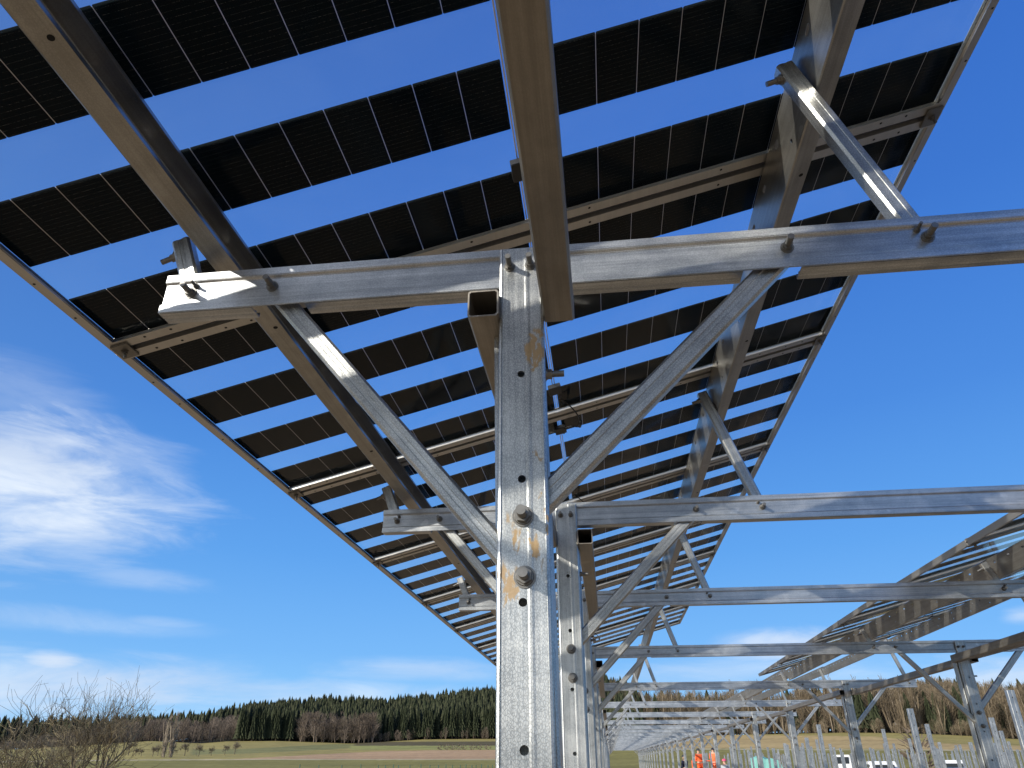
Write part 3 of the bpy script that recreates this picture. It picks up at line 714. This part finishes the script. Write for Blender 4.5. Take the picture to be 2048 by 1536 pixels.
# individual trees at the wood's edge
def tree_thing(name, lab, cat, group, crown_me, trunk_me, loc, s, rz, wx=1.):
    e = empty(name, loc, lab, cat, group); e.scale = (s*wx, s*wx, s); e.rotation_euler = (0, 0, rz)
    mkobj('crown', crown_me, e); mkobj('trunk', trunk_me, e); return e
def mesh_np(name, V, Fa, mtl):
    me = bpy.data.meshes.new(name); me.from_pydata(V.tolist(), [], Fa.tolist()); me.materials.append(mtl); return me
def branchy(seed, levels, mtl, L0=.34, r0=.016, spread=.55, up=.25, nsub=(3, 4), n=(6, 5, 3, 3), low=.3, tw=.8, minr=.0006, straight=.04, trunkL=.3):
    rnd = random.Random(seed); tm = MB(); cm = MB()
    def seg(mb, P, r0, r1, n): 
        for i in range(len(P)-1):
            a = r0+(r1-r0)*i/(len(P)-1); b = r0+(r1-r0)*(i+1)/(len(P)-1); mb.cyl(P[i], P[i+1], a, n, r2=b, cap=False)
    def grow(p, d, L, r, lev):
        k = 5 if lev < 2 else 3; P = [Vector(p)]; dd = Vector(d)
        for i in range(k):
            dd = (dd+Vector((rnd.gauss(0, 1), rnd.gauss(0, 1), rnd.gauss(0, 1)))*straight*(1+lev)+Vector((0, 0, up*.12))).normalized(); P.append(P[-1]+dd*L/k)
        seg(tm if lev == 0 else cm, P, r, max(r*.55, minr), n[min(lev, 3)])
        if lev >= levels: return
        m = nsub[min(lev, len(nsub)-1)]
        for i in range(m):
            t = rnd.uniform(.35, 1.) if lev else rnd.uniform(low, 1.)
            j = min(int(t*k), k-1); q = P[j].lerp(P[j+1], t*k-j); 
            ax = Vector((rnd.gauss(0, 1), rnd.gauss(0, 1), rnd.gauss(0, .6))).normalized()
            nd = (dd*(1-spread*.6)+ax*spread+Vector((0, 0, up*.3))).normalized()
            grow(q, nd, L*rnd.uniform(.5, .85)*tw, max(r*rnd.uniform(.38, .6), minr), lev+1)
    grow((0, 0, 0), (0, 0, 1), trunkL, r0, 0)
    return tm.build('trunk', mtl, recalc=False), cm.build('crown', mtl, recalc=False)
def woodtree(seed):
    r = np.random.RandomState(seed); V, Fa = bare_proto(seed, 240, .17, .0022, .34)
    tm, cm = branchy(seed, 3, TWIG2, trunkL=.97, r0=.0095, spread=.34, up=.55, nsub=(24, 5, 3), low=.30, n=(5, 3, 3, 3), minr=.0012, straight=.022, tw=.28)
    tm.materials.clear(); tm.materials.append(PALE)
    V2 = np.array([v.co[:] for v in cm.vertices]); F2 = [[i+len(V) for i in p.vertices] for p in cm.polygons]
    me = bpy.data.meshes.new('crown'); me.from_pydata(np.vstack([V, V2]).tolist(), [], Fa.tolist()+F2); me.materials.append(TWIG2)
    return me, tm
WT = [woodtree(60+i) for i in range(6)]
n = 0
for p in sample(1290, 2120, 1, 26, 90):
    cme, tme = WT[n % 6]; s = rs.uniform(12, 17)
    tree_thing('leafless_tree', 'slender leafless tree with a pale trunk at the edge of the right hand wood', 'tree', 'leafless trees along the edge of the right wood', cme, tme, p, s, rs.rand()*6.28, 1.1); n += 1
con_m = [mesh_np('crown', *conifer_proto(80+i, 11, 8), CONI) for i in range(3)]
tb = MB(); tb.cyl((0, 0, 0), (0, 0, .3), .012, 6, r2=.008); ctr = tb.build('trunk', BARK)
for i, p in enumerate(sample(1480, 2080, 2, 30, 14)+sample(1690, 1780, 2, 26, 10)+sample(1860, 1975, 4, 40, 14)+sample(1225, 1470, 2, 30, 12)):
    tree_thing('spruce', 'dark spruce among the leafless trees of the right hand wood', 'tree', 'spruces in the right wood', con_m[i % 3], ctr, p, rs.uniform(11, 16), rs.rand()*6, 1.1)
for i, p in enumerate(sample(755, 1000, 0, 6, 34)+sample(476, 592, 0, 5, 18)):
    tree_thing('spruce', 'dark spruce in the front rank of the far forest', 'tree', 'spruces in the front rank of the far forest', con_m[i % 3], ctr, p, rs.uniform(15, 19), rs.rand()*6, .95)

# small orchard trees along the track and the poplar
ot = [branchy(100+i, 4, BARK, trunkL=.42, r0=.035, spread=.8, up=.1, nsub=(7, 5, 4, 3), low=.75, n=(5, 3, 3, 3), minr=.0045, tw=.95) for i in range(3)]
for i, (u, v, h) in enumerate([(256, 1511, 30), (271, 1512, 15), (282, 1513, 15), (305, 1513, 20), (315, 1512, 22), (341, 1512, 27), (369, 1512, 27), (397, 1513, 24), (422, 1512, 18), (449, 1510, 21), (469, 1509, 25)]):
    x, y, z, r = ground_at(u, v); hh = h/1611.*r
    tree_thing('orchard_tree', 'small leafless fruit tree in the field, %s from the left in its row' % ORD[i], 'tree', 'small fruit trees in a row across the field', ot[i % 3][1], ot[i % 3][0], (x, y, z+CZ-.05), hh/.85, i*1.3, .8)
for u, hh_, lab in ((326, 74, 'narrow upright leafless poplar, left one of the close pair'), (340, 80, 'narrow upright leafless poplar, right one of the close pair')):
    x, y, z, r = ground_at(u, 1515); V, Fa = bare_proto(7+u, 420, .075, .0045, .02); b = MB(); b.cyl((0, 0, 0), (0, 0, .8), .022, 8, r2=.006, cap=False)
    tree_thing('poplar', lab, 'tree', None, mesh_np('crown', V, Fa, PALE), b.build('trunk', PALE), (x, y, z+CZ-.1), hh_/1611.*r, 0, 1.25)
for i, u in enumerate((880, 893, 905, 917, 928, 945, 958, 975)):
    x, y, z, r = ground_at(u, 1500); V, Fa = bare_proto(300+i, 80, .9, .05, .05)
    tag(mkobj('hedge_shrub', mesh_np('hedge_shrub', V*1.7, Fa, TWIG), None, (x, y, z+CZ)), 'low brown shrub in the hedge line between two fields', 'shrub', 'shrubs of the hedge line')
V, Fa = bare_proto(400, 130, .5, .022, .03)
for u, v, h, lab in ((1838, 1508, 60, 'reddish brown leafless bush behind the piles at the field edge'), (1560, 1520, 30, 'small reddish brown bush beside the teal tarpaulin stack')):
    x, y, z, r = ground_at(u, v); x *= .6; y *= .6; z = float(hgt(np.array(math.atan2(x, y)), np.array(r*.6)))
    tag(mkobj('bush', mesh_np('bush', V*h/1611.*r*.6*1.3, Fa, TWIG), None, (x, y, z+CZ)), lab, 'bush')

# near leafless fruit trees at the left
for (u, dist, sd, L, lab, kw) in [
    (55, 13.0, 5, 1.15, 'spreading leafless fruit tree at the left edge, with twigs against the sky', dict(spread=.62, up=.42, nsub=(6, 6, 6, 4, 3), low=.5, trunkL=1.0)),
    (165, 14.5, 9, 1.15, 'leafless fruit tree with upright shoots, right of the spreading one', dict(spread=.55, up=.62, nsub=(6, 6, 6, 4, 3), low=.5, trunkL=1.1))]:
    th, te = thte(u, 1530); tm, cm = branchy(sd, 4, TREEB, r0=.045, n=(10, 7, 5, 3), tw=1.10, minr=.0021, straight=.06, **kw)
    e = empty('fruit_tree', (math.sin(th)*dist, math.cos(th)*dist, 0), lab, 'tree'); e.scale = (1, 1, .95); mkobj('trunk', tm, e); mkobj('crown', cm, e)

# ------------------------------------------------------------------ things on the building site
def at(u, v_top, dist):
    th, te = thte(u, v_top); return math.sin(th)*dist, math.cos(th)*dist, te*dist+CZ
WIRE = simple('green_wire', (.03, .075, .045), .6); PAINTW = simple('white_paint', (.62, .63, .62), .35, 0, .05, 3); GLASSD = simple('dark_glass', (.02, .025, .03), .12, 0, .1, 3); RUB = simple('rubber', (.02, .02, .02), .8); TEAL = simple('teal_tarpaulin', (.16, .38, .33), .55, 0, .2, 4); ORA = simple('orange_cloth', (.85, .13, .03), .7, 0, .12, 12); NAVY = simple('navy_cloth', (.015, .02, .045), .8); SKIN = simple('skin', (.48, .28, .19), .6); PINK = simple('pink_plastic', (.65, .08, .16), .4); REFL = simple('silver_stripe', (.7, .7, .66), .4); GREY = simple('grey_cloth', (.3, .33, .34), .8); ORP = simple('orange_paint', (.80, .12, .03), .4)
# wire fence
fe = empty('wire_fence', (0, 0, 0), 'low green wire fence with thin posts at the bottom of the photo', 'fence')
fx = [at(u, 1530, 62) for u in (600, 638, 684, 722, 757, 771, 787, 797, 820, 842, 860, 877, 892, 905, 921, 932, 944, 952, 963, 976, 985, 993, 1010, 1030)]
pm = MB(); pm.box((-.03, -.03, -1.3), (.03, .03, .0)); pmesh = pm.build('post', WIRE, bevel=.005)
for i, (x, y, z) in enumerate(fx): mkobj('post', pmesh, fe, (x, y, z-(.0 if i % 3 else -.05)))
wm = MB()
for i in range(len(fx)-1):
    a, b = Vector(fx[i]), Vector(fx[i+1])
    for k in range(6): wm.cyl(a-Vector((0, 0, .06+.2*k)), b-Vector((0, 0, .06+.2*k)), .006, 4)
mkobj('wire_mesh', wm.build('wire_mesh', WIRE), fe)
# white vehicles
def car(u, v, dist, Lx, Wd, H, lab, cat, rz, van=True):
    x, y, z = at(u, v, dist); e = empty('parked_'+cat, (x, y, max(0., z-H)), lab, cat); e.rotation_euler = (0, 0, rz)
    b = MB(); h = Wd/2
    prof = [(-Lx/2, .35), (Lx/2, .35), (Lx/2, .9), (Lx/2-.15, 1.0), (Lx/2-.75, 1.08), (Lx/2-1.35, H), (-Lx/2+.25, H), (-Lx/2, 1.05)] if van else [(-Lx/2, .3), (Lx/2, .3), (Lx/2, .75), (Lx/2-1.0, .92), (Lx/2-1.7, H), (-Lx/2+.9, H), (-Lx/2+.1, .95)]
    n = len(prof); tp = lambda z: h-.10*max(0, z-1.0)
    vs = [(p, -tp(q), q) for p, q in prof]+[(p, tp(q), q) for p, q in prof]
    b.add(vs, [(i, (i+1) % n, n+(i+1) % n, n+i) for i in range(n)]+[tuple(range(n-1, -1, -1)), tuple(range(n, 2*n))]); mkobj('body', b.build('body', PAINTW, bevel=.05), e)
    g = MB()
    for s in (-1, 1):
        for xa, xb in ((-Lx/2+.45, -Lx/2+1.3), (-Lx/2+1.4, -Lx/2+2.2), (-Lx/2+2.3, Lx/2-1.5)):
            if xb > xa: g.box((xa, s*(h-.02)-.012, 1.05), (xb, s*(h-.02)+.012, H-.18))
    g.box((-Lx/2-.01, -h+.25, 1.08), (-Lx/2+.20, h-.25, H-.2)); mkobj('window', g.build('window', GLASSD), e)
    for sx in (-1, 1):
        for sy in (-1, 1):
            w = MB(); w.cyl((0, -.1, 0), (0, .1, 0), .33, 20); wo = mkobj('wheel', w.build('wheel', RUB), e, (sx*(Lx/2-.85), sy*(h-.08), .33))
            r = MB(); r.cyl((0, -.105, 0), (0, .105, 0), .2, 14); mkobj('rim', r.build('rim', REFL), wo)
car(1684, 1520, 98, 4.6, 1.85, 1.95, 'white van with dark windows seen between the piles', 'van', rad(75))
car(1760, 1526, 60, 4.2, 1.75, 1.45, 'white car with a rounded roof right of the white van', 'car', rad(78), False)
car(1900, 1529, 66, 4.4, 1.8, 1.5, 'white car far right, half hidden behind the thick right row post', 'car', rad(72), False)
# tarpaulin stack
x, y, z = at(1528, 1512, 60); b = MB(); rr = random.Random(3); n = 9
g = [[(-1.3+2.6*i/(n-1), -.7+1.4*j/4, (1.75 if 0 < j < 4 and 0 < i < n-1 else .0)+rr.uniform(-.12, .12)*(0 < j < 4)-(.45*abs(i-3)/5 if 0 < j < 4 else 0)) for j in range(5)] for i in range(n)]
b.add([p for r_ in g for p in r_], [(i*5+j, (i+1)*5+j, (i+1)*5+j+1, i*5+j+1) for i in range(n-1) for j in range(4)]); e = empty('tarpaulin_stack', (x, y, 0), 'stack of goods under a pale teal tarpaulin among the piles', 'stack'); mkobj('tarpaulin', b.build('tarpaulin', TEAL, smooth=False), e)
b = MB(); [b.box((-1.4+.95*i, -.75, 0), (-.55+.95*i, .75, .12)) for i in range(3)]; mkobj('pallet', b.build('pallet', BARK), e)
# scissor lift with two orange workers, two more workers on the ground
def person(u, v_top, dist, lab, mats, pose, face=0., stand=None):
    top, leg, hair = mats; x, y, z = at(u, v_top, dist); H = 1.78
    e = empty('person', (x, y, (z-H) if stand is None else stand), lab, 'person', None); e.rotation_euler = (0, 0, face)
    def skin(name, pts, edges, rads, mtl):
        me = bpy.data.meshes.new(name); me.from_pydata(pts, edges, []); me.materials.append(mtl); o = mkobj(name, me, e)
        mo = o.modifiers.new('s', 'SKIN'); sv = me.skin_vertices[0].data if me.skin_vertices else None
        if sv is None:
            bpy.context.view_layer.objects.active = o
            bm = bmesh.new(); bm.from_mesh(me); bm.verts.layers.skin.verify(); bm.to_mesh(me); bm.free(); sv = me.skin_vertices[0].data
        for i, r in enumerate(rads): sv[i].radius = r if isinstance(r, tuple) else (r, r)
        sv[0].use_root = True; ss = o.modifiers.new('b', 'SUBSURF'); ss.levels = 1; ss.render_levels = 2; return o
    a = pose
    pts = [(0,0,.95),(0,0,1.15),(0,.02,1.38),(0,.03,1.50),(0,.05,1.62),(0,.05,1.72),(-.19,.02,1.42),(-.24,.02+a*.1,1.15),(-.22,.12+a*.25,.95+a*.3),(.19,.02,1.42),(.25,.04+a*.1,1.16),(.22,.16+a*.2,.96+a*.35),(-.10,0,.88),(-.11,.02,.48),(-.11,-.02,.08),(-.11,.14,.04),(.10,0,.88),(.12,.06,.48),(.12,0,.08),(.12,.16,.04)]
    ed = [(0,1),(1,2),(2,3),(3,4),(4,5),(2,6),(6,7),(7,8),(2,9),(9,10),(10,11),(0,12),(12,13),(13,14),(14,15),(0,16),(16,17),(17,18),(18,19)]
    rd = [(.15,.11),(.145,.11),(.17,.12),(.06,.06),(.085,.095),(.07,.08),.07,.05,.038,.07,.05,.038,.095,.065,.05,.045,.095,.065,.05,.045]
    skin('body', pts, ed, rd, SKIN)
    skin('jacket', [(0,0,.92),(0,0,1.16),(0,.02,1.40),(-.19,.02,1.42),(-.24,.02+a*.1,1.15),(-.225,.10+a*.2,1.0+a*.25),(.19,.02,1.42),(.25,.04+a*.1,1.16),(.225,.13+a*.16,1.02+a*.28)], [(0,1),(1,2),(2,3),(3,4),(4,5),(2,6),(6,7),(7,8)], [(.17,.13),(.165,.13),(.185,.135),.085,.064,.055,.085,.064,.055], top)
    skin('trousers', [(0,0,.92),(-.10,0,.86),(-.11,.02,.48),(-.11,-.02,.12),(.10,0,.86),(.12,.06,.48),(.12,0,.12)], [(0,1),(1,2),(2,3),(0,4),(4,5),(5,6)], [(.16,.12),.105,.08,.068,.105,.08,.068], leg)
    bm = bmesh.new(); bmesh.ops.create_uvsphere(bm, u_segments=14, v_segments=8, radius=.125)
    for v in list(bm.verts):
        if v.co.z < -.02: bm.verts.remove(v)
    for v in bm.verts: v.co = (v.co.x*.9, v.co.y*1.12, v.co.z*.95)
    me = bpy.data.meshes.new('helmet'); bm.to_mesh(me); bm.free(); me.materials.append(hair); mkobj('helmet', me, e, (0, .05, 1.66))
    return e
LX = [at(u, 1517, 52) for u in (1397, 1424)]
person(1397, 1501, 52, 'person in an orange jacket and dark helmet, left one on the orange lift', (ORA, ORP, BLACK), .3, .5, stand=.42)
person(1425, 1500, 52, 'person in an orange jacket with raised arms, right one on the orange lift', (ORA, ORP, BLACK), .9, -.4, stand=.46)
person(1368, 1508, 50, 'person in dark navy work clothes standing left of the orange lift', (NAVY, NAVY, BLACK), .2, .8, stand=.0+.06)
person(1447, 1521, 46, 'person in grey clothes and a pink helmet right of the orange lift', (GREY, NAVY, PINK), .4, -1., stand=-.15)
cx, cy = (LX[0][0]+LX[1][0])/2, (LX[0][1]+LX[1][1])/2; e = empty('scissor_lift', (cx, cy, 0), 'low orange scissor lift with railings carrying two workers', 'lift'); e.rotation_euler = (0, 0, -.12)
b = MB(); b.box((-.75, -.4, .12), (.75, .4, .28)); mkobj('base', b.build('base', ORP, bevel=.03), e)
b = MB(); b.box((-.85, -.45, .36), (.85, .45, .42)); mkobj('platform', b.build('platform', ORP, bevel=.01), e)
b = MB()
for sx in (-1, 1):
    for sy in (-1, 1): b.cyl((sx*.82, sy*.42, .42), (sx*.82, sy*.42, 1.5), .035, 8)
for zz in (.95, 1.5):
    for sy in (-1, 1): b.cyl((-.82, sy*.42, zz), (.82, sy*.42, zz), .028, 8)
    for sx in (-1, 1): b.cyl((sx*.82, -.42, zz), (sx*.82, .42, zz), .028, 8)
mkobj('railing', b.build('railing', ORP), e)
b = MB()
for sy in (-.3, .3): b.cyl((-.6, sy, .28), (.6, sy, .36), .03, 6); b.cyl((-.6, sy, .36), (.6, sy, .28), .03, 6)
mkobj('scissor_arm', b.build('scissor_arm', RUB), e)
for sx in (-1, 1):
    for sy in (-1, 1): b = MB(); b.cyl((0, -.06, 0), (0, .06, 0), .16, 16); mkobj('wheel', b.build('wheel', RUB), e, (sx*.55, sy*.42, .16))
